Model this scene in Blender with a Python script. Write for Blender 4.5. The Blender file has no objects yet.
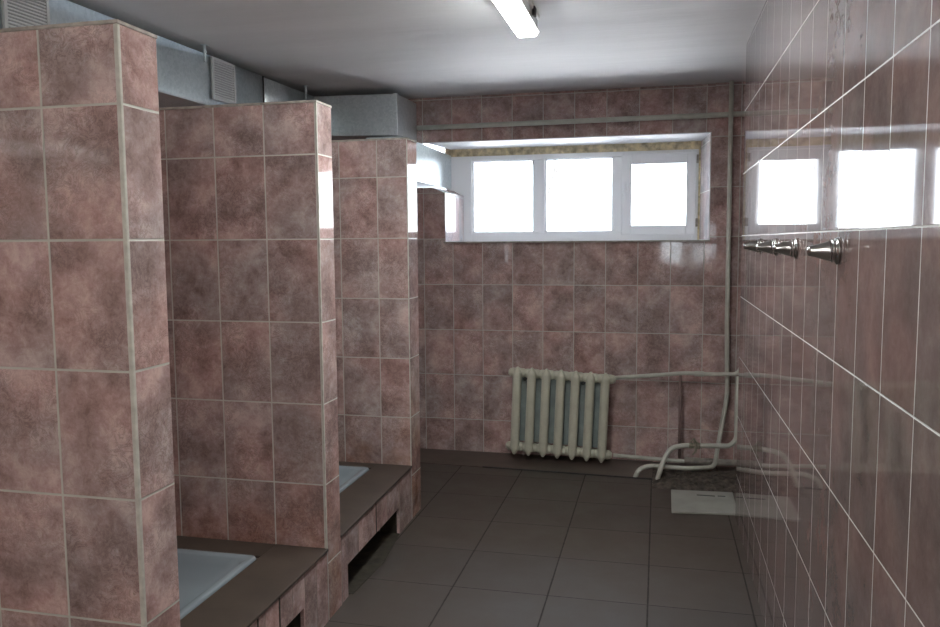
import bpy, bmesh, math, random
from mathutils import Vector, Matrix
R = math.radians
random.seed(7)
sc = bpy.context.scene
CZ = 1.405                       # eye height; many measured heights are given relative to it

# ---------------------------------------------------------------- camera
cam_d = bpy.data.cameras.new('camera'); cam = bpy.data.objects.new('camera', cam_d)
sc.collection.objects.link(cam); sc.camera = cam
cam_d.sensor_width = 36.0; cam_d.lens = 796.4 / 940 * 36.0
cam_d.clip_start = 0.02; cam_d.clip_end = 200
cam.matrix_world = (Matrix.Translation((0, 0, CZ)) @ Matrix.Rotation(R(13.3375), 4, 'Z')
                    @ Matrix.Rotation(R(90 - 5.187), 4, 'X') @ Matrix.Rotation(R(-0.4176), 4, 'Z'))

# ---------------------------------------------------------------- sky, exposure
SKY = 2.7
w = bpy.data.worlds.new('sky'); sc.world = w; w.use_nodes = True
nt = w.node_tree; nt.nodes.clear()
wo = nt.nodes.new('ShaderNodeOutputWorld'); wb = nt.nodes.new('ShaderNodeBackground')
tc = nt.nodes.new('ShaderNodeTexCoord'); sp = nt.nodes.new('ShaderNodeSeparateXYZ'); rp = nt.nodes.new('ShaderNodeValToRGB')
nt.links.new(tc.outputs['Generated'], sp.inputs[0]); nt.links.new(sp.outputs['Z'], rp.inputs[0])
rp.color_ramp.elements[0].position = 0.0; rp.color_ramp.elements[0].color = (0.80, 0.86, 0.92, 1)
rp.color_ramp.elements[1].position = 0.6; rp.color_ramp.elements[1].color = (0.66, 0.80, 1.0, 1)
nt.links.new(rp.outputs[0], wb.inputs[0]); wb.inputs[1].default_value = SKY
nt.links.new(wb.outputs[0], wo.inputs[0])
vs = sc.view_settings
vs.view_transform = 'Standard'; vs.look = 'None'; vs.gamma = 1.0; vs.use_curve_mapping = False
vs.exposure = 2.05
sc.cycles.use_denoising = True
sc.cycles.max_bounces = 10; sc.cycles.diffuse_bounces = 6; sc.cycles.glossy_bounces = 5
sc.cycles.sample_clamp_indirect = 6.0
LAMP = 7.5  # emission of the fluorescent diffusers, mainly the added lamps behind the camera
sd = bpy.data.lights.new('added_sun', 'SUN'); sd.energy = 17; sd.angle = R(1); sd.color = (1, .96, .9)  # assumed sun, added to brighten the ground and through it the ceiling
so = bpy.data.objects.new('added_sun', sd); sc.collection.objects.link(so)
so.rotation_euler = Vector((-.9, -.35, .95)).to_track_quat('Z', 'Y').to_euler()
pd = bpy.data.lights.new('window_portal', 'AREA'); pd.shape = 'RECTANGLE'; pd.size = 1.66; pd.size_y = 0.58
pd.cycles.is_portal = True
po = bpy.data.objects.new('window_portal', pd); sc.collection.objects.link(po)
po.location = (-0.59, 5.64, CZ + 0.31); po.rotation_euler = (R(-90), 0, 0)

# ---------------------------------------------------------------- helpers
def link(o, parent=None):
    sc.collection.objects.link(o)
    if parent is not None: o.parent = parent
    return o
def tag(o, label=None, cat=None, group=None, kind=None):
    if label: o['label'] = label
    if cat: o['category'] = cat
    if group: o['group'] = group
    if kind: o['kind'] = kind
    return o
def empty(name, loc=(0, 0, 0), rot=(0, 0, 0)):
    o = bpy.data.objects.new(name, None); o.empty_display_size = 0.1
    o.location = loc; o.rotation_euler = rot
    return link(o)
def obj(name, bm, mat, parent=None, smooth=False, bevel=0, seg=2):
    """one mesh object; bm is in the parent's local space"""
    bmesh.ops.recalc_face_normals(bm, faces=bm.faces)
    me = bpy.data.meshes.new(name); bm.to_mesh(me); bm.free()
    if smooth:
        for p in me.polygons: p.use_smooth = True
    me.materials.append(mat)
    o = bpy.data.objects.new(name, me); link(o, parent)
    if bevel:
        b = o.modifiers.new('bevel', 'BEVEL'); b.width = bevel; b.segments = seg
        b.limit_method = 'ANGLE'; b.angle_limit = R(40)
    return o
def box(bm, x0, x1, y0, y1, z0, z1):
    prism(bm, [(x0, y0), (x1, y0), (x1, y1), (x0, y1)], z0, z1)
def prism(bm, pts, z0, z1):
    """vertical prism; z0/z1 numbers or one value per corner"""
    n = len(pts)
    a = z0 if isinstance(z0, (list, tuple)) else [z0] * n
    b = z1 if isinstance(z1, (list, tuple)) else [z1] * n
    lo = [bm.verts.new((p[0], p[1], a[i])) for i, p in enumerate(pts)]
    hi = [bm.verts.new((p[0], p[1], b[i])) for i, p in enumerate(pts)]
    bm.faces.new(lo[::-1]); bm.faces.new(hi)
    for i in range(n):
        j = (i + 1) % n
        bm.faces.new((lo[i], lo[j], hi[j], hi[i]))
def tube(bm, pts, r, seg=14, cap=True):
    pts = [Vector(p) for p in pts]
    rings = []
    prev = None
    for i, p in enumerate(pts):
        if i == 0: d = pts[1] - p
        elif i == len(pts) - 1: d = p - pts[i - 1]
        else: d = (pts[i + 1] - p).normalized() + (p - pts[i - 1]).normalized()
        d.normalize()
        if prev is None:
            a = d.orthogonal().normalized()
        else:
            a = prev - d * prev.dot(d)
            a.normalize()
        prev = a; b = d.cross(a)
        rr = r[i] if isinstance(r, (list, tuple)) else r
        rings.append([bm.verts.new(p + (a * math.cos(t) + b * math.sin(t)) * rr)
                      for t in [2 * math.pi * k / seg for k in range(seg)]])
    for i in range(len(rings) - 1):
        for k in range(seg):
            l = (k + 1) % seg
            bm.faces.new((rings[i][k], rings[i][l], rings[i + 1][l], rings[i + 1][k]))
    if cap:
        bm.faces.new(rings[0][::-1]); bm.faces.new(rings[-1])
def bend(pts, rad=0.04, n=6):
    """round the corners of a polyline"""
    pts = [Vector(p) for p in pts]; out = [pts[0]]
    for i in range(1, len(pts) - 1):
        a, p, b = pts[i - 1], pts[i], pts[i + 1]
        u, v = (a - p), (b - p); r_ = min(rad, u.length * .45, v.length * .45)
        s, e = p + u.normalized() * r_, p + v.normalized() * r_
        for k in range(n + 1):
            t = k / n
            out.append(s * (1 - t) ** 2 + p * 2 * t * (1 - t) + e * t * t)
    out.append(pts[-1])
    return out
def lathe(bm, prof, origin, axis, seg=28):
    """prof: list of (distance along axis, radius)"""
    o = Vector(origin); d = Vector(axis).normalized()
    pts = [o + d * t for t, _ in prof]
    a = d.orthogonal().normalized(); b = d.cross(a)
    rings = [[bm.verts.new(p + (a * math.cos(t) + b * math.sin(t)) * max(r, 1e-4)) for t in
              [2 * math.pi * k / seg for k in range(seg)]] for p, (_, r) in zip(pts, prof)]
    for i in range(len(rings) - 1):
        for k in range(seg):
            l = (k + 1) % seg
            bm.faces.new((rings[i][k], rings[i][l], rings[i + 1][l], rings[i + 1][k]))
    bm.faces.new(rings[0][::-1]); bm.faces.new(rings[-1])
def B(): return bmesh.new()

# ---------------------------------------------------------------- materials
class NT:
    def __init__(s, name):
        s.m = bpy.data.materials.new(name); s.m.use_nodes = True
        s.t = s.m.node_tree; s.t.nodes.clear()
        s.out = s.n('ShaderNodeOutputMaterial'); s.b = s.n('ShaderNodeBsdfPrincipled')
        s.l(s.b.outputs[0], s.out.inputs[0])
    def n(s, t, **k):
        x = s.t.nodes.new(t)
        for a, v in k.items(): setattr(x, a, v)
        return x
    def l(s, a, b): s.t.links.new(a, b)
    def put(s, v, sock):
        if isinstance(v, (int, float, tuple, list)): sock.default_value = v
        else: s.l(v, sock)
    def math(s, op, a, b=None, c=None, clamp=False):
        x = s.n('ShaderNodeMath', operation=op); x.use_clamp = clamp
        for i, v in enumerate((a, b, c)):
            if v is not None: s.put(v, x.inputs[i])
        return x.outputs[0]
    def mix(s, f, a, b):
        x = s.n('ShaderNodeMix', data_type='RGBA'); s.put(f, x.inputs[0]); s.put(a, x.inputs[6]); s.put(b, x.inputs[7])
        return x.outputs[2]
    def fmix(s, f, a, b):
        x = s.n('ShaderNodeMix', data_type='FLOAT'); s.put(f, x.inputs[0]); s.put(a, x.inputs[2]); s.put(b, x.inputs[3])
        return x.outputs[0]
    def ramp(s, f, stops):
        x = s.n('ShaderNodeValToRGB'); e = x.color_ramp.elements
        while len(e) < len(stops): e.new(0.5)
        for i, (p, c) in enumerate(stops):
            e[i].position = p; e[i].color = (c if len(c) == 4 else (*c, 1)) if not isinstance(c, (int, float)) else (c, c, c, 1)
        s.l(f, x.inputs[0]); return x.outputs[0]
    def noise(s, vec, scale, detail=4, rough=.55, dist=0):
        x = s.n('ShaderNodeTexNoise'); x.inputs['Scale'].default_value = scale
        x.inputs['Detail'].default_value = detail; x.inputs['Roughness'].default_value = rough
        x.inputs['Distortion'].default_value = dist
        if vec is not None: s.l(vec, x.inputs['Vector'])
        return x.outputs[0]
    def vmath(s, op, a, b=None, sc_=None):
        x = s.n('ShaderNodeVectorMath', operation=op); s.put(a, x.inputs[0])
        if b is not None: s.put(b, x.inputs[1])
        if sc_ is not None: s.put(sc_, x.inputs['Scale'])
        return x.outputs['Value' if op in ('LENGTH', 'DOT_PRODUCT') else 'Vector']
    def comb(s, x=0., y=0., z=0.):
        c = s.n('ShaderNodeCombineXYZ')
        for i, v in enumerate((x, y, z)): s.put(v, c.inputs[i])
        return c.outputs[0]

def plain(name, col, rough=.5, metal=0., spec=.5, nscale=0, namt=.15, bump=0.):
    k = NT(name); b = k.b
    b.inputs['Roughness'].default_value = rough; b.inputs['Metallic'].default_value = metal
    b.inputs['Specular IOR Level'].default_value = spec
    if nscale:
        g = k.n('ShaderNodeTexCoord').outputs['Object']
        n = k.noise(g, nscale, 5)
        d = tuple(c * (1 - namt) for c in col); l_ = tuple(min(1, c * (1 + namt)) for c in col)
        k.l(k.ramp(n, [(.3, d), (.7, l_)]), b.inputs['Base Color'])
        if bump:
            bp = k.n('ShaderNodeBump'); bp.inputs['Strength'].default_value = bump; bp.inputs['Distance'].default_value = .01
            k.l(n, bp.inputs['Height']); k.l(bp.outputs[0], b.inputs['Normal'])
    else: b.inputs['Base Color'].default_value = (*col, 1)
    return k.m

def tile(name, y0=0., wy=.1985, x0=0., wx=.1985, z0=CZ + .016, h=.3, gw=.004, grout=(.60, .59, .54),
         tones=((.245, .155, .142), (.42, .295, .278), (.62, .525, .505)), rough=.045, tilt=.010, wav=.04, rowz=True, sat=.90, vein=.6, stain=0., rv_amp=.07):
    """glazed wall tiles laid in world coordinates on upright faces"""
    k = NT(name); b = k.b
    g = k.n('ShaderNodeNewGeometry'); P = g.outputs['Position']; N = g.outputs['True Normal']
    s = k.n('ShaderNodeSeparateXYZ'); k.l(P, s.inputs[0]); sn = k.n('ShaderNodeSeparateXYZ'); k.l(N, sn.inputs[0])
    isx = k.math('GREATER_THAN', k.math('ABSOLUTE', sn.outputs[0]), .6)
    uy = k.math('DIVIDE', k.math('SUBTRACT', s.outputs[1], y0), wy)
    ux = k.math('DIVIDE', k.math('SUBTRACT', s.outputs[0], x0), wx)
    u = k.fmix(isx, ux, uy)
    v = k.math('DIVIDE', k.math('SUBTRACT', s.outputs[2], z0), h)
    wsel = k.fmix(isx, wx, wy)
    def edge(c, size):
        f = k.math('FRACT', c)
        return k.math('MULTIPLY', k.math('MINIMUM', f, k.math('SUBTRACT', 1., f)), size)
    du = edge(u, wsel)
    d = k.math('MINIMUM', du, edge(v, h)) if rowz else du
    wob = k.math('MULTIPLY', k.math('SUBTRACT', k.noise(P, 60, 3), .5), .0015)
    d = k.math('ADD', d, wob)
    gm = k.n('ShaderNodeMapRange'); gm.interpolation_type = 'SMOOTHSTEP'
    k.l(d, gm.inputs[0]); gm.inputs[1].default_value = gw * .35; gm.inputs[2].default_value = gw * .65
    gm.inputs[3].default_value = 1.; gm.inputs[4].default_value = 0.
    G = gm.outputs[0]
    cell = k.comb(k.math('FLOOR', u), k.math('FLOOR', v), isx)
    wn = k.n('ShaderNodeTexWhiteNoise', noise_dimensions='3D'); k.l(cell, wn.inputs['Vector'])
    shift = k.vmath('MULTIPLY', wn.outputs['Color'], (9., 9., 9.))
    Q = k.vmath('ADD', P, shift)
    n1 = k.noise(Q, 8., 8, .62, .2)
    n2 = k.noise(Q, 45., 8, .8, .6)
    n3 = k.noise(Q, 4., 3, .5)
    f = k.math('ADD', k.math('MULTIPLY', n1, .62), k.math('MULTIPLY', n2, .38))
    c0 = k.ramp(f, [(.36, tones[0]), (.48, tones[1]), (.62, tones[2])])
    pinky = k.ramp(n3, [(.38, (.96, 1.0, 1.0)), (.62, (1.12, .93, .89))])
    mm = k.n('ShaderNodeMix', data_type='RGBA', blend_type='MULTIPLY'); mm.inputs[0].default_value = 1.
    k.l(c0, mm.inputs[6]); k.l(pinky, mm.inputs[7])
    # dark crazed veins
    vn = k.math('ABSOLUTE', k.math('SUBTRACT', k.noise(Q, 22., 8, .78, 1.6), .5))
    vm = k.n('ShaderNodeMapRange'); k.l(vn, vm.inputs[0]); vm.inputs[1].default_value = 0.; vm.inputs[2].default_value = .035
    vm.inputs[3].default_value = vein; vm.inputs[4].default_value = 0.
    spot = k.math('MULTIPLY', vm.outputs[0], k.ramp(k.noise(Q, 5., 3, .5), [(.42, 1.), (.60, 0.)]))
    col = k.mix(spot, mm.outputs[2], tuple(c * .55 for c in tones[0]) + (1,))
    if stain:
        zf = k.n('ShaderNodeMapRange'); k.l(s.outputs[2], zf.inputs[0]); zf.inputs[1].default_value = .70; zf.inputs[2].default_value = .26
        zf.inputs[3].default_value = 0.; zf.inputs[4].default_value = 1.
        sf = k.math('MULTIPLY', k.math('MULTIPLY', zf.outputs[0], stain), k.ramp(k.noise(P, 6., 5, .65), [(.35, 0.), (.65, 1.)]))
        ms = k.n('ShaderNodeMix', data_type='RGBA', blend_type='MULTIPLY'); k.l(sf, ms.inputs[0]); k.l(col, ms.inputs[6]); ms.inputs[7].default_value = (.78, .56, .40, 1)
        col = ms.outputs[2]
    val = k.n('ShaderNodeHueSaturation'); k.l(col, val.inputs['Color']); val.inputs['Saturation'].default_value = sat
    k.l(k.math('ADD', .93, k.math('MULTIPLY', wn.outputs['Value'], .14)), val.inputs['Value'])
    gcol = k.mix(k.ramp(k.noise(P, 11, 4), [(.35, 0.), (.7, .45)]), (*grout, 1), (grout[0] * .6, grout[1] * .58, grout[2] * .55, 1))
    k.l(k.mix(G, val.outputs[0], gcol), b.inputs['Base Color'])
    rv = k.math('ADD', rough, k.math('MULTIPLY', k.ramp(k.noise(P, 3.5, 5, .7), [(.45, 0.), (.8, rv_amp)]), 1.))
    k.l(k.fmix(G, rv, .55), b.inputs['Roughness'])
    # each tile sits a hair out of plane, glaze is faintly wavy
    tn = k.vmath('SCALE', k.vmath('SUBTRACT', wn.outputs['Color'], (.5, .5, .5)), sc_=tilt)
    bp = k.n('ShaderNodeBump'); bp.inputs['Strength'].default_value = .5; bp.inputs['Distance'].default_value = .0015
    hgt = k.math('ADD', k.math('MULTIPLY', G, -1.), k.math('MULTIPLY', k.noise(Q, 22., 2), wav))
    k.l(hgt, bp.inputs['Height'])
    nn = k.vmath('NORMALIZE', k.vmath('ADD', bp.outputs[0], tn))
    k.l(nn, b.inputs['Normal'])
    return k.m

def floor_mat(name, x0, y0, size, base=(.072, .057, .046), gw=.006):
    k = NT(name); b = k.b
    P = k.n('ShaderNodeNewGeometry').outputs['Position']
    s = k.n('ShaderNodeSeparateXYZ'); k.l(P, s.inputs[0])
    u = k.math('DIVIDE', k.math('SUBTRACT', s.outputs[0], x0), size)
    v = k.math('DIVIDE', k.math('SUBTRACT', s.outputs[1], y0), size)
    def edge(c):
        f = k.math('FRACT', c); return k.math('MULTIPLY', k.math('MINIMUM', f, k.math('SUBTRACT', 1., f)), size)
    ex, ey = edge(u), k.math('ADD', edge(v), .0008)
    d = k.math('ADD', k.math('MINIMUM', ex, ey), k.math('MULTIPLY', k.math('SUBTRACT', k.noise(P, 30, 4), .5), .004))
    gm = k.n('ShaderNodeMapRange'); k.l(d, gm.inputs[0]); gm.inputs[1].default_value = gw * .3; gm.inputs[2].default_value = gw * .7
    gm.inputs[3].default_value = 1.; gm.inputs[4].default_value = 0.
    G = gm.outputs[0]
    wn = k.n('ShaderNodeTexWhiteNoise'); k.l(k.comb(k.math('FLOOR', u), k.math('FLOOR', v), 0.), wn.inputs['Vector'])
    n = k.noise(P, 5, 6, .65)
    c0 = k.ramp(n, [(.3, tuple(c * .86 for c in base)), (.7, tuple(c * 1.12 for c in base))])
    hs = k.n('ShaderNodeHueSaturation'); k.l(c0, hs.inputs['Color'])
    k.l(k.math('ADD', .92, k.math('MULTIPLY', wn.outputs['Value'], .16)), hs.inputs['Value'])
    st = k.ramp(k.noise(P, 2.1, 5, .7, .8), [(.60, 0.), (.72, .5)])
    c1 = k.mix(st, hs.outputs[0], (.062, .046, .032, 1))
    k.l(k.mix(G, c1, (.022, .017, .014, 1)), b.inputs['Base Color'])
    k.l(k.fmix(G, k.ramp(n, [(.3, .42), (.7, .6)]), .8), b.inputs['Roughness'])
    bp = k.n('ShaderNodeBump'); bp.inputs['Strength'].default_value = .6; bp.inputs['Distance'].default_value = .002
    k.l(k.math('ADD', k.math('MULTIPLY', G, -1.), k.math('MULTIPLY', k.noise(P, 90, 3), .05)), bp.inputs['Height'])
    k.l(bp.outputs[0], b.inputs['Normal'])
    return k.m

def galvanised():
    k = NT('galvanised_steel'); b = k.b
    P = k.n('ShaderNodeTexCoord').outputs['Object']
    vo = k.n('ShaderNodeTexVoronoi'); vo.inputs['Scale'].default_value = 85; k.l(P, vo.inputs['Vector'])
    s = k.n('ShaderNodeSeparateXYZ'); k.l(vo.outputs['Color'], s.inputs[0])
    n = k.noise(P, 4, 5, .6)
    f = k.math('ADD', k.math('MULTIPLY', s.outputs[0], .35), k.math('MULTIPLY', n, .65))
    k.l(k.ramp(f, [(.2, (.58, .66, .69)), (.8, (.80, .87, .90))]), b.inputs['Base Color'])
    b.inputs['Metallic'].default_value = .72
    k.l(k.math('ADD', .28, k.math('MULTIPLY', s.outputs[1], .035)), b.inputs['Roughness'])
    bp = k.n('ShaderNodeBump'); bp.inputs['Strength'].default_value = .15; bp.inputs['Distance'].default_value = .004
    k.l(k.noise(P, 5, 2), bp.inputs['Height']); k.l(bp.outputs[0], b.inputs['Normal'])
    return k.m
def ceiling_mat():
    k = NT('ceiling_plaster'); b = k.b
    P = k.n('ShaderNodeNewGeometry').outputs['Position']
    mp = k.n('ShaderNodeMapping'); mp.inputs['Scale'].default_value = (.5, 2.4, 1); k.l(P, mp.inputs[0])
    n = k.noise(mp.outputs[0], 1.6, 5, .55)
    k.l(k.ramp(n, [(.3, (.70, .695, .69)), (.7, (.78, .775, .77))]), b.inputs['Base Color'])
    b.inputs['Roughness'].default_value = .62
    bp = k.n('ShaderNodeBump'); bp.inputs['Strength'].default_value = .25; bp.inputs['Distance'].default_value = .05
    k.l(n, bp.inputs['Height']); k.l(bp.outputs[0], b.inputs['Normal'])
    return k.m
def emit(name, col, s):
    k = NT(name); k.b.inputs['Base Color'].default_value = (.8, .8, .8, 1); k.b.inputs['Roughness'].default_value = .3
    k.b.inputs['Emission Color'].default_value = (*col, 1); k.b.inputs['Emission Strength'].default_value = s
    return k.m
def glass_mat():
    k = NT('window_glass'); t = k.t
    tr = k.n('ShaderNodeBsdfTransparent'); gl = k.n('ShaderNodeBsdfGlossy'); gl.inputs['Roughness'].default_value = .01
    fr = k.n('ShaderNodeFresnel'); fr.inputs[0].default_value = 1.45; mx = k.n('ShaderNodeMixShader')
    k.l(fr.outputs[0], mx.inputs[0]); k.l(tr.outputs[0], mx.inputs[1]); k.l(gl.outputs[0], mx.inputs[2])
    k.l(mx.outputs[0], k.out.inputs[0]); return k.m
def rubble_mat():
    k = NT('mortar_rubble'); b = k.b
    P = k.n('ShaderNodeNewGeometry').outputs['Position']
    n = k.noise(P, 26, 7, .7)
    k.l(k.ramp(n, [(.35, (.028, .022, .018)), (.52, (.085, .068, .055)), (.7, (.15, .12, .10))]), b.inputs['Base Color'])
    b.inputs['Roughness'].default_value = .95; return k.m

WT = .1985
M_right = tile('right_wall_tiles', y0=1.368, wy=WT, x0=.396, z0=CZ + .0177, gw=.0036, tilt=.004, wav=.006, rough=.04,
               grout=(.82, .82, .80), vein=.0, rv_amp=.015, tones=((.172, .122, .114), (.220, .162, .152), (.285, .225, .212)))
M_back = tile('back_wall_tiles', x0=-.3257, y0=5.09, z0=CZ + .0161, gw=.0045)
M_p = [tile('partition_tiles_near', x0=-1.1672, y0=1.560, wy=.30, z0=CZ + .0087, gw=.0055, grout=(.58, .58, .52)),
       tile('partition_tiles_middle', x0=-1.1865, y0=2.652, wy=.30, z0=CZ + .0116, gw=.0050, grout=(.66, .64, .58), stain=.8),
       tile('partition_tiles_far', x0=-1.3601, y0=3.763, wy=.30, z0=CZ + .0174, gw=.0050, grout=(.58, .55, .49), stain=1.)]
M_curb = [tile('curb_tiles_near', x0=0, y0=2.456, wy=.097, z0=.50, h=1., gw=.004, rowz=False, grout=(.20, .14, .11)),
          tile('curb_tiles_far', x0=0, y0=3.56, wy=.19, z0=.50, h=1., gw=.004, rowz=False, grout=(.20, .14, .11))]
M_floor = floor_mat('floor_tiles', -.80, 4.203, .3883)
M_strip = plain('brown_floor_strip', (.085, .064, .052), .42, nscale=6, namt=.25, bump=.1)
M_ledge = plain('brown_ledge_tiles', (.066, .050, .039), .5, nscale=7, namt=.2, bump=.05)
M_mortar = plain('pale_mortar', (.56, .55, .49), .8, nscale=30, namt=.2, bump=.3)
M_mortar2 = plain('grey_mortar', (.40, .37, .33), .85, nscale=30, namt=.3, bump=.3)
M_galv = galvanised()
M_ceil = ceiling_mat()
M_plaster = plain('white_plaster', (.72, .73, .75), .7, nscale=9, namt=.06, bump=.1)
M_reveal = tile('pale_reveal_tiles', x0=.1, y0=5.40, wy=.42, z0=CZ + .30, h=.3, gw=.004, grout=(.6, .6, .6), tones=((.48, .44, .46), (.66, .62, .65), (.76, .73, .76)), rough=.06)
M_foam = plain('yellow_foam', (.72, .60, .40), .95, nscale=22, namt=.45, bump=.9)
M_pvc = plain('white_pvc', (.90, .915, .93), .3)
M_vent = plain('grey_white_plastic', (.50, .52, .52), .45)
M_ventd = plain('vent_shadow_grey', (.20, .21, .22), .6)
M_enam = plain('shaded_white_enamel', (.27, .315, .345), .12)  # white enamel, greyed so the colour carries the shadow in the stalls
M_pipe = plain('pale_green_pipe_paint', (.56, .56, .49), .32, nscale=14, namt=.12, bump=.1)
M_pipe2 = plain('old_pink_pipe_paint', (.20, .13, .12), .4, nscale=14, namt=.2)
M_rad = plain('cream_radiator_paint', (.60, .59, .48), .33, nscale=11, namt=.10, bump=.08)
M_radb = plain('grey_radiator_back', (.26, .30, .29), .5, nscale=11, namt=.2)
M_chrome = plain('dull_chrome', (.50, .50, .49), .13, metal=1.)
M_brass = plain('painted_valve', (.27, .25, .19), .4, nscale=40, namt=.4)
M_dark = plain('black_iron', (.03, .03, .03), .6)
M_slab = plain('white_stone', (.32, .32, .285), .6, nscale=8, namt=.14, bump=.1)
M_glass = glass_mat()
M_lamp = emit('added_lamp_diffuser', (1.0, .97, .92), LAMP)
M_lampb = emit('lamp_lower_cover', (.96, 1.0, .99), LAMP * 2.2)
M_off = plain('white_lamp_plastic', (.80, .82, .82), .10, spec=.6)
M_body = plain('white_lamp_metal', (.75, .75, .72), .35)
M_rub = rubble_mat()
M_dirtcore = plain('dark_dirt_and_core', (.035, .028, .018), .9, nscale=20, namt=.5, bump=.5)
M_bark = plain('pale_bark', (.07, .062, .055), .9, nscale=5, namt=.3)
M_snow = plain('pale_ground', (.72, .74, .76), .9, nscale=1, namt=.1)
M_wallb = plain('painted_wall', (.66, .64, .61), .5, nscale=2, namt=.1)

# ---------------------------------------------------------------- the room
ZC = CZ + .932
def struct(name, bm, m, **k):
    o = obj(name, bm, m, **k); o['kind'] = 'structure'; return o
b = B(); box(b, -2.7, 1.5, -2.6, 5.09, -.12, 0); struct('floor', b, M_floor)
b = B(); box(b, -2.7, 1.5, -2.6, 5.09, ZC, ZC + .12); struct('ceiling', b, M_ceil)
b = B(); box(b, .396, .54, -2.6, 4.135, 0, ZC); struct('wall_right', b, M_right)
b = B(); box(b, 1.35, 1.5, 4.0, 5.09, 0, ZC); box(b, .54, 1.35, 3.9, 4.0, 0, ZC); struct('wall_recess', b, M_back)
b = B(); box(b, -2.7, -2.58, -2.6, 5.09, 0, ZC); struct('wall_left', b, M_back)
b = B(); hx0, hx1, hz0, hz1 = -.06, .34, 1.02, 1.62
box(b, -2.58, hx0, -2.72, -2.6, 0, ZC); box(b, hx1, .396, -2.72, -2.6, 0, ZC); box(b, hx0, hx1, -2.72, -2.6, 0, hz0); box(b, hx0, hx1, -2.72, -2.6, hz1, ZC)
struct('wall_front', b, M_wallb)
b = B()
for a in ((hx0, hx0 + .04, hz0, hz1), (hx1 - .04, hx1, hz0, hz1), (hx0, hx1, hz0, hz0 + .04), (hx0, hx1, hz1 - .04, hz1)): box(b, a[0], a[1], -2.70, -2.64, a[2], a[3])
struct('added_rear_window', b, M_pvc)  # unseen window, assumed and added to let light in behind the camera
# back wall with the window opening, its splayed reveals and the notch the small duct passes through
Y0, Y1 = 5.09, 5.62
ZT, ZS = CZ + .645, CZ - .010
b = B()
prism(b, [(-2.7, Y0), (-1.76, Y0), (-1.76, Y1), (-2.7, Y1)], 0, ZC)
prism(b, [(-1.76, Y0), (-1.488, Y0), (-1.425, Y1), (-1.76, Y1)], CZ + .642, ZC)
prism(b, [(-1.76, Y0), (-1.46, Y0), (-1.40, Y1), (-1.76, Y1)], 0, CZ + .352)
prism(b, [(-1.46, Y0), (-1.373, Y0), (-1.343, Y1), (-1.40, Y1)], 0, [CZ + .352, CZ + .319, CZ + .319, CZ + .352])
prism(b, [(-1.373, Y0), (.300, Y0), (.252, Y1), (-1.343, Y1)], 0, ZS)
prism(b, [(-1.488, Y0), (.300, Y0), (.252, Y1), (-1.425, Y1)], ZT + .002, ZC)
prism(b, [(.300, Y0), (1.5, Y0), (1.5, Y1), (.252, Y1)], 0, ZC)
struct('wall_back', b, M_back)
b = B(); prism(b, [(-1.487, Y0 + .004), (.300, Y0 + .004), (.262, 5.5), (-1.43, 5.5)], ZT - .004, ZT + .002)
struct('trim_1', b, M_plaster)
b = B(); prism(b, [(.2955, Y0 + .003), (.300, Y0 + .003), (.262, 5.5), (.2575, 5.5)], ZS + .008, ZT - .004); struct('trim_5', b, M_reveal)
b = B(); prism(b, [(-1.373, Y0 + .003), (-1.3685, Y0 + .003), (-1.3445, 5.5), (-1.349, 5.5)], ZS + .008, CZ + .319); struct('trim_6', b, M_reveal)
# shallow tiled casing in the right corner
b = B(); box(b, .318, 1.34, 5.074, 5.09, 0, ZC); struct('trim_2', b, M_back)
# brown strip of floor along the foot of the back wall
b = B(); prism(b, [(-2.5, 4.80), (-.02, 4.70), (-.02, 5.09), (-2.5, 5.09)], .0, .005); struct('trim_3', b, M_strip, bevel=.001)
b = B(); prism(b, [(-1.05, 4.738), (-.02, 4.694), (-.02, 4.702), (-1.05, 4.746)], .0005, .008); struct('trim_4', b, M_dark)

# window
YF = 5.50
win = empty('window_1', (-.59, YF, CZ)); win['kind'] = 'structure'
def wx(bm, x0, x1, y0, y1, z0, z1): box(bm, x0 + .59, x1 + .59, y0 - YF, y1 - YF, z0, z1)
FX0, FX1, FZ0, FZ1 = -1.475, .262, -.012, .592
b = B()
wx(b, FX0, -1.285, YF, YF + .07, FZ0, FZ1); wx(b, .205, FX1, YF, YF + .07, FZ0, FZ1)
wx(b, -1.285, .205, YF, YF + .07, FZ1 - .036, FZ1); wx(b, -1.285, .205, YF, YF + .07, FZ0, .058)
wx(b, -.844, -.770, YF, YF + .07, .058, FZ1 - .036); wx(b, -.304, -.243, YF, YF + .07, .058, FZ1 - .036)
obj('window_frame', b, M_pvc, win, bevel=.004)
b = B()
for x0, x1 in ((-1.285, -.844), (-.770, -.304)):
    for a0, a1, c0, c1 in ((x0, x0 + .012, .058, .556), (x1 - .012, x1, .058, .556), (x0, x1, .058, .066), (x0, x1, .549, .556)):
        wx(b, a0, a1, YF + .02, YF + .05, c0, c1)
obj('glazing_bead', b, M_pvc, win)
for x0, x1 in ((-1.285, -.844), (-.770, -.304)):
    b = B(); wx(b, x0, x1, YF + .034, YF + .040, .058, .556); obj('pane', b, M_glass, win)
sash = B()
wx(sash, -.250, -.184, YF - .016, YF + .05, .034, .572); wx(sash, .170, .232, YF - .016, YF + .05, .034, .572)
wx(sash, -.184, .170, YF - .016, YF + .05, .034, .096); wx(sash, -.184, .170, YF - .016, YF + .05, .502, .572)
sash = obj('sash', sash, M_pvc, win, bevel=.005)
b = B(); wx(b, -.184, .170, YF + .02, YF + .026, .096, .502); obj('pane', b, M_glass, sash)
b = B(); wx(b, -.236, -.208, YF - .026, YF - .016, .325, .395); wx(b, -.229, -.215, YF - .045, YF - .022, .345, .385)
tube(b, [(-.222 + .59, -.045, .378), (-.222 + .59, -.050, .33), (-.222 + .59, -.046, .262)], [.008, .0085, .006], 10)
obj('handle', b, M_pvc, sash, bevel=.002)
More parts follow.
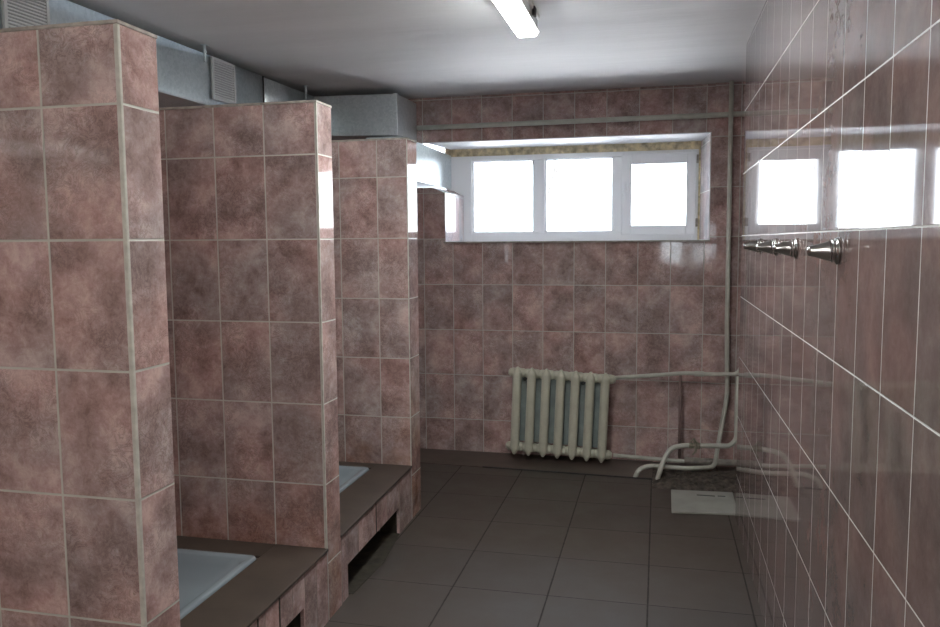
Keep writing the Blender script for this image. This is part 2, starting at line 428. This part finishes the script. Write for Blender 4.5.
for z in (.085, .50):
    b = B(); wx(b, .232, .246, YF - .022, YF - .002, z, z + .055); obj('hinge', b, M_mortar2, win, bevel=.003)
b = B(); prism(b, [(-1.37 + .59, 5.072 - YF), (.300 + .59, 5.072 - YF), (.262 + .59, 0), (-1.343 + .59, 0)], -.0095, -.0015)
obj('window_sill', b, M_pvc, win)
b = B(); wx(b, -1.374, .301, 5.068, 5.0735, -.013, -.003); obj('sill_edge', b, M_mortar2, win)
# uneven strip of foam between plaster and frame
b = B(); n = 60
for i in range(n):
    xa = FX0 + (FX1 - FX0) * i / n; xb = FX0 + (FX1 - FX0) * (i + 1) / n
    wx(b, xa, xb, YF - .004 - random.random() * .012, YF + .05, FZ1 - .001, .652)
obj('foam_seal', b, M_foam, win)
b = B()
for i in range(24):
    za = FZ0 + (.64 - FZ0) * i / 24; zb = FZ0 + (.64 - FZ0) * (i + 1) / 24
    wx(b, FX1 - .016, .268, YF - .002 - random.random() * .008, YF + .05, za, zb)
obj('foam_seal', b, M_foam, win)

# ground outside
b = B(); box(b, -30, 30, 5.65, 60, CZ - .35, CZ - .30); struct('ground', b, M_snow)

# ---------------------------------------------------------------- shower partitions
def partition(i, name_label, x, y0, y1, ztop, corner_r, mat):
    t = empty('shower_partition', (x, y0, 0)); tag(t, name_label, 'partition', 'tiled partitions between the shower stalls')
    x0 = -2.575
    b = B(); box(b, x0 - x, 0, 0, y1 - y0, 0, ztop); obj('tiled_body', b, mat, t)
    b = B(); box(b, -corner_r, .0022, -.0022, corner_r * .8, 0, ztop); obj('corner_joint', b, M_mortar, t, bevel=.002)
    b = B(); box(b, x0 - x, .003, -.003, y1 - y0 + .003, ztop, ztop + .009); obj('top_joint', b, M_mortar2, t, bevel=.002)
    return t
P = [(-1.160, 1.567, 1.706, CZ + .480), (-1.180, 2.655, 2.785, CZ + .490), (-1.204, 3.766, 3.925, CZ + .497)]
L = ['nearest pink tiled shower partition at the left edge with thick pale corner joint',
     'middle pink tiled shower partition, its lower end rising from the near curb',
     'farthest pink tiled shower partition below the galvanised duct box beside the window wall']
for i in range(3): partition(i, L[i], *P[i], (.009, .005, .0035)[i], M_p[i])

# ---------------------------------------------------------------- curbs and trays
ZK = .278
def curb(label, x0, x1, ya, yb, oa, ob, oz, mat, ledge_front, far, joints):
    """x0,x1: outer face x at ya and yb; opening oa..ob up to oz"""
    t = empty('shower_curb', (x0, ya, 0)); tag(t, label, 'curb', 'tiled curbs in front of the shower trays')
    def X(y): return x0 + (x1 - x0) * (y - ya) / (yb - ya)
    def blk(bm, a, c, z0, z1, th=.014):
        prism(bm, [(X(a) - th - x0, a - ya), (X(a) - x0, a - ya), (X(c) - x0, c - ya), (X(c) - th - x0, c - ya)], z0, z1)
    zt = ZK - .010
    b = B()
    blk(b, ya, oa, 0, zt); blk(b, ob, yb, 0, zt); blk(b, oa, ob, oz, zt)
    obj('tiled_front', b, mat, t)
    b = B()
    def core(a, c, z0, z1): prism(b, [(X(a) - .10 - x0, a - ya), (X(a) - .0145 - x0, a - ya), (X(c) - .0145 - x0, c - ya), (X(c) - .10 - x0, c - ya)], z0, z1)
    core(ya, oa - .004, 0, zt); core(ob + .004, yb, 0, zt); core(oa - .004, ob + .004, oz + .006, zt)
    obj('mortar_core', b, M_dirtcore, t)  # core coloured near black so the opening stays dark inside
    b = B()
    prism(b, [(-1.385 - x0, ledge_front - ya), (X(ledge_front) + .006 - x0, ledge_front - ya), (X(yb) + .006 - x0, yb - ya), (-1.385 - x0, yb - ya)], zt, ZK)
    prism(b, [(-2.56 - x0, far - ya), (-1.385 - x0, far - ya), (-1.385 - x0, yb - ya), (-2.56 - x0, yb - ya)], zt, ZK)
    obj('ledge', b, M_ledge, t, bevel=.002)
    b = B()
    for y in joints: blk(b, y - .004, y + .004, oz if oa < y < ob else 0, zt - .002, th=-.0015)
    obj('dark_joint', b, M_dirtcore, t)
    b = B(); prism(b, [(-1.50 - x0, oa - ya), (X(oa) + .012 - x0, oa - ya + .02), (X((oa + ob) / 2) + .035 - x0, (oa + ob) / 2 - ya), (X(ob) - x0, ob - ya), (-1.50 - x0, ob - ya)], .0006, .003)
    obj('dirt', b, M_dirtcore, t)
    return t
curb('brown topped tiled curb of the near shower stall at the bottom left', -1.172, -1.178, 1.708, 2.653, 1.86, 2.442, .147, M_curb[0], 1.708, 2.535, (2.263, 2.119))
curb('brown topped tiled curb of the far shower stall with dark opening below', -1.183, -1.203, 2.787, 3.764, 2.863, 3.552, .131, M_curb[1], 2.787, 3.686, (3.212,))

def tray(label, y0, y1):
    xa, xb = -2.08, -1.392
    t = empty('shower_tray', ((xa + xb) / 2, (y0 + y1) / 2, 0)); tag(t, label, 'shower tray', 'white enamel trays behind the curbs')
    hx, hy = (xb - xa) / 2, (y1 - y0) / 2
    def ring(dx, z, r):
        pts = []
        ax, ay = hx - dx, hy - dx
        for cx_, cy_, a0 in ((ax - r, ay - r, 0), (-ax + r, ay - r, 90), (-ax + r, -ay + r, 180), (ax - r, -ay + r, 270)):
            for k in range(9):
                a = R(a0 + 90 * k / 8); pts.append((cx_ + r * math.cos(a), cy_ + r * math.sin(a), z))
        return pts
    prof = [(.004, ZK - .03, .02), (.0, ZK - .004, .02), (.004, ZK + .004, .02), (.010, ZK + .005, .02), (.028, ZK + .003, .03), (.034, ZK - .003, .05),
            (.046, ZK - .03, .07), (.075, ZK - .075, .085), (.10, ZK - .092, .09), (.20, ZK - .098, .06), (.28, ZK - .101, .03)]
    b = B(); rings = [[b.verts.new(p) for p in ring(*q)] for q in prof]
    for i in range(len(rings) - 1):
        m_ = len(rings[i])
        for k in range(m_):
            l = (k + 1) % m_; b.faces.new((rings[i][k], rings[i][l], rings[i + 1][l], rings[i + 1][k]))
    b.faces.new(rings[-1])
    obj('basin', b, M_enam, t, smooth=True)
    b = B(); lathe(b, [(0, .03), (.003, .032), (.004, .026)], (0, 0, ZK - .1008), (0, 0, 1)); obj('drain', b, M_chrome, t)
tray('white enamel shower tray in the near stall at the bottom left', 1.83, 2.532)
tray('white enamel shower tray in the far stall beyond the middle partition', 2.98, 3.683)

# ---------------------------------------------------------------- ducts
D = empty('ventilation_duct', (-2.1, 2.3, CZ)); tag(D, 'long galvanised air duct running under the ceiling above the shower stalls', 'air duct')
def DX(y): return -2.14 + .0305 * (y - 2.3) + .0
b = B()
ys = [-1.0, 4.015, 4.64]
b2 = B()
def run(bm, ya, yb, dx, zlo, zhi):
    prof = [(zhi, 0), (.80, .001), (.74, 0), (.70, -.0022), (.675, -.0045), (zlo, -.0068)]
    a = [bm.verts.new((DX(ya) + 2.1 + dx + e, ya - 2.3, z)) for z, e in prof]
    c = [bm.verts.new((DX(yb) + 2.1 + dx + e, yb - 2.3, z)) for z, e in prof]
    wa = [bm.verts.new((-.47, ya - 2.3, z)) for z in (zlo, zhi)]; wc = [bm.verts.new((-.47, yb - 2.3, z)) for z in (zlo, zhi)]
    for k in range(len(prof) - 1):
        f = bm.faces.new((a[k], a[k + 1], c[k + 1], c[k])); f.smooth = True
    bm.faces.new((a[0], c[0], wc[1], wa[1])); bm.faces.new((a[-1], c[-1], wc[0], wa[0])); bm.faces.new((wa[0], wa[1], wc[1], wc[0]))
    bm.faces.new(a + wa); bm.faces.new(c + wc)
run(b2, ys[0], ys[1], 0, .656, .893); run(b2, ys[1], ys[2], -.004, .658, .891)
obj('sheet_metal_run', b2, M_galv, D)
b = B(); prism(b, [(DX(4.0) + 2.1, 1.705), (DX(4.0) + 2.104, 1.705), (DX(4.02) + 2.104, 1.716), (DX(4.02) + 2.1, 1.716)], .656, .893); obj('seam', b, M_dark, D)
def grille(y0, y1, z0, z1):
    yc = (y0 + y1) / 2
    X = DX(yc) + 2.1
    b = B(); fr = .014
    h_ = (y1 - y0)
    sl = .0305
    def gb(bm, a, c, za, zb, xo, xi):
        prism(bm, [(X + (a - yc) * sl + xi, a - 2.3), (X + (a - yc) * sl + xo, a - 2.3), (X + (c - yc) * sl + xo, c - 2.3), (X + (c - yc) * sl + xi, c - 2.3)], za, zb)
    gb(b, y0, y0 + fr, z0, z1, .014, .001); gb(b, y1 - fr, y1, z0, z1, .014, .001)
    gb(b, y0 + fr, y1 - fr, z0, z0 + fr, .014, .001); gb(b, y0 + fr, y1 - fr, z1 - fr, z1, .014, .001)
    g = obj('grille', b, M_vent, D, bevel=.002)
    b = B(); gb(b, y0 + fr, y1 - fr, z0 + fr, z1 - fr, .003, .001); obj('mesh_backing', b, M_ventd, g)
    b = B(); n = 15
    for i in range(n):
        z = z0 + fr + (z1 - z0 - 2 * fr) * (i + .25) / n
        gb(b, y0 + fr, y1 - fr, z, z + .0065, .011, .003)
    s_ = obj('slats', b, M_vent, g)
grille(3.515, 3.715, .689, .889)
grille(2.298, 2.498, .689, .889)
for y in (3.46, 4.50):
    b = B(); hx = DX(y) + 2.1 + .008
    tube(b, [(hx, y - 2.3, .850), (hx, y - 2.3, .930)], .0065, 10); box(b, hx - .014, hx + .014, y - 2.3 - .014, y - 2.3 + .014, .9275, .9305)
    lathe(b, [(0, .011), (.009, .011)], (hx, y - 2.3, .893), (0, 0, 1), 6)
    obj('hanger', b, M_galv, D)
# box at the end of the run
E_ = empty('duct_box', (-1.8, 4.65, CZ)); tag(E_, 'galvanised duct box across the room end above the farthest partition', 'air duct')
def q(x, y): return (x + 1.8, y - 4.65)
b = B(); prism(b, [q(-2.57, 4.652), q(-1.545, 4.652), q(-1.556, 5.085), q(-2.57, 5.085)], [.664, .640, .640, .664], [.904, .886, .900, .904])
obj('sheet_metal_box', b, M_galv, E_, bevel=.003)
b = B(); prism(b, [q(-1.565, 4.644), q(-1.541, 4.644), q(-1.541, 4.664), q(-1.565, 4.664)], .638, .888); obj('corner_flange', b, M_galv, E_, bevel=.002)
W_ = empty('duct_branch', (-1.6, 4.65, CZ)); tag(W_, 'short galvanised duct branch entering the upper left corner of the window', 'air duct')
def q2(x, y): return (x + 1.6, y - 4.65)
b = B(); prism(b, [q2(-1.75, 4.66), q2(-1.512, 4.66), q2(-1.430, 5.495), q2(-1.75, 5.495)], [.384, .384, .366, .366], [.636, .636, .600, .600])
obj('sheet_metal_box', b, M_galv, W_, bevel=.003)

# ---------------------------------------------------------------- ceiling lights
def lamp(label, y0, y1, xc=-.546, mat=None, drop=0):
    t = empty('ceiling_light', (xc, (y0 + y1) / 2, ZC - drop)); tag(t, label, 'ceiling light')
    h = (y1 - y0) / 2
    b = B(); box(b, -.048, .052, -h + .02, h - .012, -.022, -.0005); obj('housing', b, M_body, t, bevel=.004)
    b = B(); prof = [(-.044, -.018), (-.044, -.070), (-.036, -.086), (.036, -.086), (.044, -.070), (.044, -.018)]
    def ring(y, s): return [b.verts.new((x * s, y, -.018 + (z + .018) * (s if s < 1 else 1))) for x, z in prof]
    r1, r2, r3, r4 = ring(-h, .86), ring(-h + .014, 1), ring(h - .014, 1), ring(h, .86)
    for ra, rb_ in ((r1, r2), (r2, r3), (r3, r4)):
        for k in range(6):
            l = (k + 1) % 6; b.faces.new((ra[k], ra[l], rb_[l], rb_[k]))
    b.faces.new(r1[::-1]); b.faces.new(r4)
    df = obj('diffuser', b, mat or M_lamp, t)
    if mat:
        b = B()
        for pr in ([(-.0446, -.070), (-.0366, -.0866), (.0366, -.0866), (.0446, -.070)],):
            va = [b.verts.new((x, -h + .014, z)) for x, z in pr]; vc = [b.verts.new((x, h - .014, z)) for x, z in pr]
            for k in range(4): b.faces.new((va[k], va[(k + 1) % 4], vc[(k + 1) % 4], vc[k]))
            b.faces.new(va); b.faces.new(vc)
        obj('lower_cover', b, M_lampb, t)
    b = B()
    for sx in (-1, 1): box(b, sx * .044 - .002, sx * .044 + .006 * sx + .002, -h + .01, h - .01, -.074, -.066)
    obj('diffuser_rim', b, M_body, t)
    if drop:
        for y in (h - .3, -h + .3):
            b = B(); tube(b, [(0, y, -.01), (0, y, drop - .001)], .004, 8); obj('rod', b, M_body, t)
    for y in (h - .16, -h + .16):
        b = B(); box(b, .046, .058, y - .02, y + .02, -.045, -.01); obj('clip', b, M_dark, t, bevel=.002)
lamp('white fluorescent ceiling light with shiny plastic cover at the top of the photo', 2.08, 3.385, mat=M_off)
lamp('added fluorescent ceiling light behind the viewpoint, unseen fill light', -.40, .90, xc=-.30, drop=.22)  # added out of view to light partition fronts and the near ceiling
lamp('added fluorescent ceiling light at the far end behind the viewpoint, unseen fill light', -2.4, -1.1, xc=-.9, drop=.22)  # second added lamp, out of view, for more light from the rear

# ---------------------------------------------------------------- radiator
RX, RZ = -.604, .024 + 0.0
rad = empty('cast_iron_radiator', (-.610, 4.965, 0), (0, R(2.4), 0)); tag(rad, 'cream painted seven section cast iron radiator below the window', 'radiator')
zt, zb_ = CZ - .806, CZ - 1.370
def column(bm, x, y, wd, dp, z0, z1):
    """upright flue with pointed ends"""
    zs = [(z0, .25), (z0 + .012, .55), (z0 + .035, 1.), (z1 - .035, 1.), (z1 - .012, .55), (z1, .25)]
    rings = []
    for z, s in zs:
        ring = []
        for k in range(12):
            a = 2 * math.pi * k / 12
            ring.append(bm.verts.new((x + wd / 2 * s * math.copysign(abs(math.cos(a)) ** .8, math.cos(a)), y + dp / 2 * (.4 + .6 * s) * math.copysign(abs(math.sin(a)) ** .8, math.sin(a)), z)))
        rings.append(ring)
    for i in range(len(rings) - 1):
        for k in range(12):
            l = (k + 1) % 12; bm.faces.new((rings[i][k], rings[i][l], rings[i + 1][l], rings[i + 1][k]))
    bm.faces.new(rings[0][::-1]); bm.faces.new(rings[-1])
for i in range(7):
    x = (i - 3) * .092
    b = B(); column(b, 0, -.035, .056, .062, zb_, zt)
    column(b, 0, .040, .044, .056, zb_ + .02, zt - .02)
    box(b, -.006, .006, -.035, .04, zb_ + .04, zt - .04)
    for z in (zt - .042, zb_ + .042): lathe(b, [(0, .026), (.012, .030), (.080, .030), (.0915, .026)], (-.04575, 0, z), (1, 0, 0), 16)
    s_ = obj('section', b, M_rad, rad, smooth=False, bevel=.0015); s_.location = (x, 0, 0)
    if i < 6:
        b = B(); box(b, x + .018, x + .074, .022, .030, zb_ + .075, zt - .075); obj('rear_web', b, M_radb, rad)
for z in (zt - .042, zb_ + .042):
    for sx in (-1, 1):
        b = B(); lathe(b, [(0, .027), (.006, .027), (.008, .018), (.016, .017)], (sx * .322, 0, z), (sx, 0, 0), 8); obj('end_plug', b, M_rad, rad, bevel=.002)
for x, z in ((-3 * .092 + .046, zt - .078), (1 * .092 + .046, zt - .078)):
    b = B(); lathe(b, [(0, .012), (.05, .012), (.052, .006)], (x, .03, z), (0, -1, 0), 10); box(b, x - .013, x + .013, .02, .11, z - .006, z + .018); obj('hook', b, M_dark, rad)

# ---------------------------------------------------------------- pipes
def pipe(name, label, pts, r, mat=None, rad_=.05, extra=None):
    b = B(); p0 = Vector(pts[0]); tube(b, [Vector(p) - p0 for p in bend(pts, rad_)], r)
    o = obj(name, b, mat or M_pipe, smooth=True); o.location = p0
    tag(o, label, 'pipe'); return o
def Z(z): return CZ + z
pipe('ceiling_pipe', 'pale painted pipe running level along the wall above the window', [(-1.54, 5.048, Z(.735)), (1.34, 5.048, Z(.741))], .0155)
rz = pipe('riser_pipe', 'pale upright pipe in the right corner, bending left into the floor',
     [(.404, 5.035, ZC - .001), (.408, 5.035, Z(-.50)), (.418, 5.03, Z(-.955)), (.360, 4.97, Z(-1.29)), (.345, 4.90, Z(-1.365)),
      (.19, 4.79, Z(-1.352)), (-.038, 4.76, Z(-1.338)), (-.10, 4.74, Z(-1.360)), (-.119, 4.71, Z(-1.404))], .0135)
sup = pipe('radiator_supply_pipe', 'pale pipe from the top right of the radiator to the corner bend',
     [(-.262, 5.0, Z(-.858)), (.06, 5.0, Z(-.826)), (.16, 5.0, Z(-.814)), (.30, 5.0, Z(-.817)), (.474, 5.0, Z(-.812)), (.52, 5.0, Z(-.70)), (.52, 5.0, Z(.2))], .0125, rad_=.03)
b = B(); lathe(b, [(0, .0165), (.055, .0165)], (.222 + .262, 0, .042), (1, 0, 0), 14); obj('coupling', b, M_pipe, sup, smooth=False, bevel=.002)
ret = pipe('radiator_return_pipe', 'pale pipe low on the wall from the bottom right of the radiator to the corner',
     [(-.262, 5.0, Z(-1.352)), (.14, 5.0, Z(-1.366)), (.90, 5.0, Z(-1.372))], .012, rad_=.02)
fp = pipe('floor_pipe', 'pale pipe with a small valve curving down into the floor right of the radiator',
     [(.466, 4.84, Z(-.80)), (.462, 4.84, Z(-1.170)), (.425, 4.83, Z(-1.213)), (.16, 4.80, Z(-1.215)), (.085, 4.78, Z(-1.23)), (.045, 4.74, Z(-1.29)), (.008, 4.69, Z(-1.404))], .0145, rad_=.035)
o0 = Vector(fp.location); v = Vector((.222, 4.805, Z(-1.216))) - o0
b = B(); lathe(b, [(0, .017), (.010, .023), (.02, .018), (.045, .018), (.055, .023), (.065, .017)], v - Vector((.033, 0, 0)), (1, 0, 0), 6)
tube(b, [v, v + Vector((0, -.012, .035))], [.011, .008], 8)
vb = obj('valve_body', b, M_brass, fp)
b = B(); tube(b, [v + Vector((-.024, -.018, .030)), v + Vector((-.006, -.026, .046)), v + Vector((.010, -.020, .024)), v + Vector((.004, -.02, -.028)), v + Vector((-.012, -.02, -.050))], [.006, .009, .008, .007, .005], 8)
obj('valve_lever', b, M_brass, vb)
by = pipe('bypass_pipe', 'thin dark painted upright pipe joining the two radiator pipes', [(.140, 5.025, Z(-.83)), (.142, 5.025, Z(-1.355))], .0095, M_pipe2)
pipe('floor_level_pipe', 'thick grey painted pipe low in the right corner behind the bent pipes', [(.17, 4.95, Z(-1.345)), (1.2, 4.95, Z(-1.350))], .020, M_mortar2)

# ---------------------------------------------------------------- chrome wall fittings
fit_lab = ['chrome conical fitting on the right wall, nearest of the four', 'chrome conical fitting on the right wall, second nearest',
           'chrome conical fitting on the right wall, third from the viewer', 'chrome conical fitting on the right wall, farthest and closest to the corner']
for lab, y in zip(fit_lab, (1.955, 2.52, 2.945, 3.37)):
    t = empty('wall_fitting', (.396, y, Z(-.028))); tag(t, lab, 'shower fitting', 'row of chrome fittings on the right wall')
    b = B(); lathe(b, [(0, .030), (.003, .0315), (.006, .030), (.008, .025), (.010, .0245), (.013, .027), (.016, .026)], (0, 0, 0), (-1, 0, 0)); obj('flange', b, M_chrome, t, smooth=True)
    b = B(); lathe(b, [(.014, .024), (.022, .0225), (.036, .0185), (.048, .0145), (.058, .0125), (.064, .011), (.066, .005)], (0, 0, 0), (-1, 0, 0)); obj('cone', b, M_chrome, t, smooth=True)

# ---------------------------------------------------------------- floor odds and ends by the back wall
t = empty('stone_slab', (.23, 4.32, 0)); tag(t, 'white stone slab with a dark slot lying on the floor in the right corner', 'slab')
b = B(); prism(b, [(-.148, -.195), (.185, -.160), (.185, .195), (-.145, .175)], .0, .012); obj('slab_body', b, M_slab, t, bevel=.003)
b = B(); box(b, -.01, .085, .095, .108, .0115, .0135); box(b, .10, .14, .10, .112, .0115, .0135); obj('slot', b, M_dark, t)
b = B(); nx, ny = 46, 22
g = []
for j in range(ny + 1):
    row = []
    for i in range(nx + 1):
        x = -.02 + 1.30 * i / nx; y = 4.53 + .42 * j / ny
        edge = min(i, nx - i, j, ny - j)
        z = .002 + (0 if edge == 0 else random.random() ** 2 * .022 + .006 * math.sin(x * 23 + y * 9) ** 2)
        if edge == 0: z = .0008
        row.append(b.verts.new((x + random.uniform(-.008, .008), y + random.uniform(-.006, .006), z)))
    g.append(row)
for j in range(ny):
    for i in range(nx): b.faces.new((g[j][i], g[j][i + 1], g[j + 1][i + 1], g[j + 1][i]))
tag(obj('mortar_rubble', b, M_rub), 'rough dark crumbled mortar on the floor under the corner pipes', 'rubble', kind='stuff')

# ---------------------------------------------------------------- bare tree outside the window
def tree(x, y, z0, label, seed):
    rnd = random.Random(seed); b = B()
    def br(p, d, ln, r, lv):
        pts = [p]; rr = [r]; q_ = p.copy(); dd = d.copy()
        for s in range(4):
            dd = (dd + Vector((rnd.uniform(-.18, .18), rnd.uniform(-.18, .18), (-.10 if lv >= 2 else .02)))).normalized()
            q_ = q_ + dd * ln / 4; pts.append(q_.copy()); rr.append(r * (1 - .16 * (s + 1)))
        tube(b, pts, rr, 5 if lv else 8, cap=False)
        if lv < 4:
            for s in range(3 if lv < 3 else 2):
                k = rnd.choice((2, 3, 4))
                nd = (dd + Vector((rnd.uniform(-.9, .9), rnd.uniform(-.9, .9), rnd.uniform(-.2, .5) if lv < 2 else rnd.uniform(-1.0, .1)))).normalized()
                br(pts[k], nd, ln * rnd.uniform(.55, .75), rr[k] * .6, lv + 1)
    br(Vector((0, 0, 0)), Vector((0, 0, 1)), 2.6, .09, 0)
    o = obj('bare_tree', b, M_bark, smooth=True); o.location = (x, y, z0)
    tag(o, label, 'tree')
tree(-2.57, 17.5, CZ - .3, 'pale bare tree seen through the middle window pane', 5)
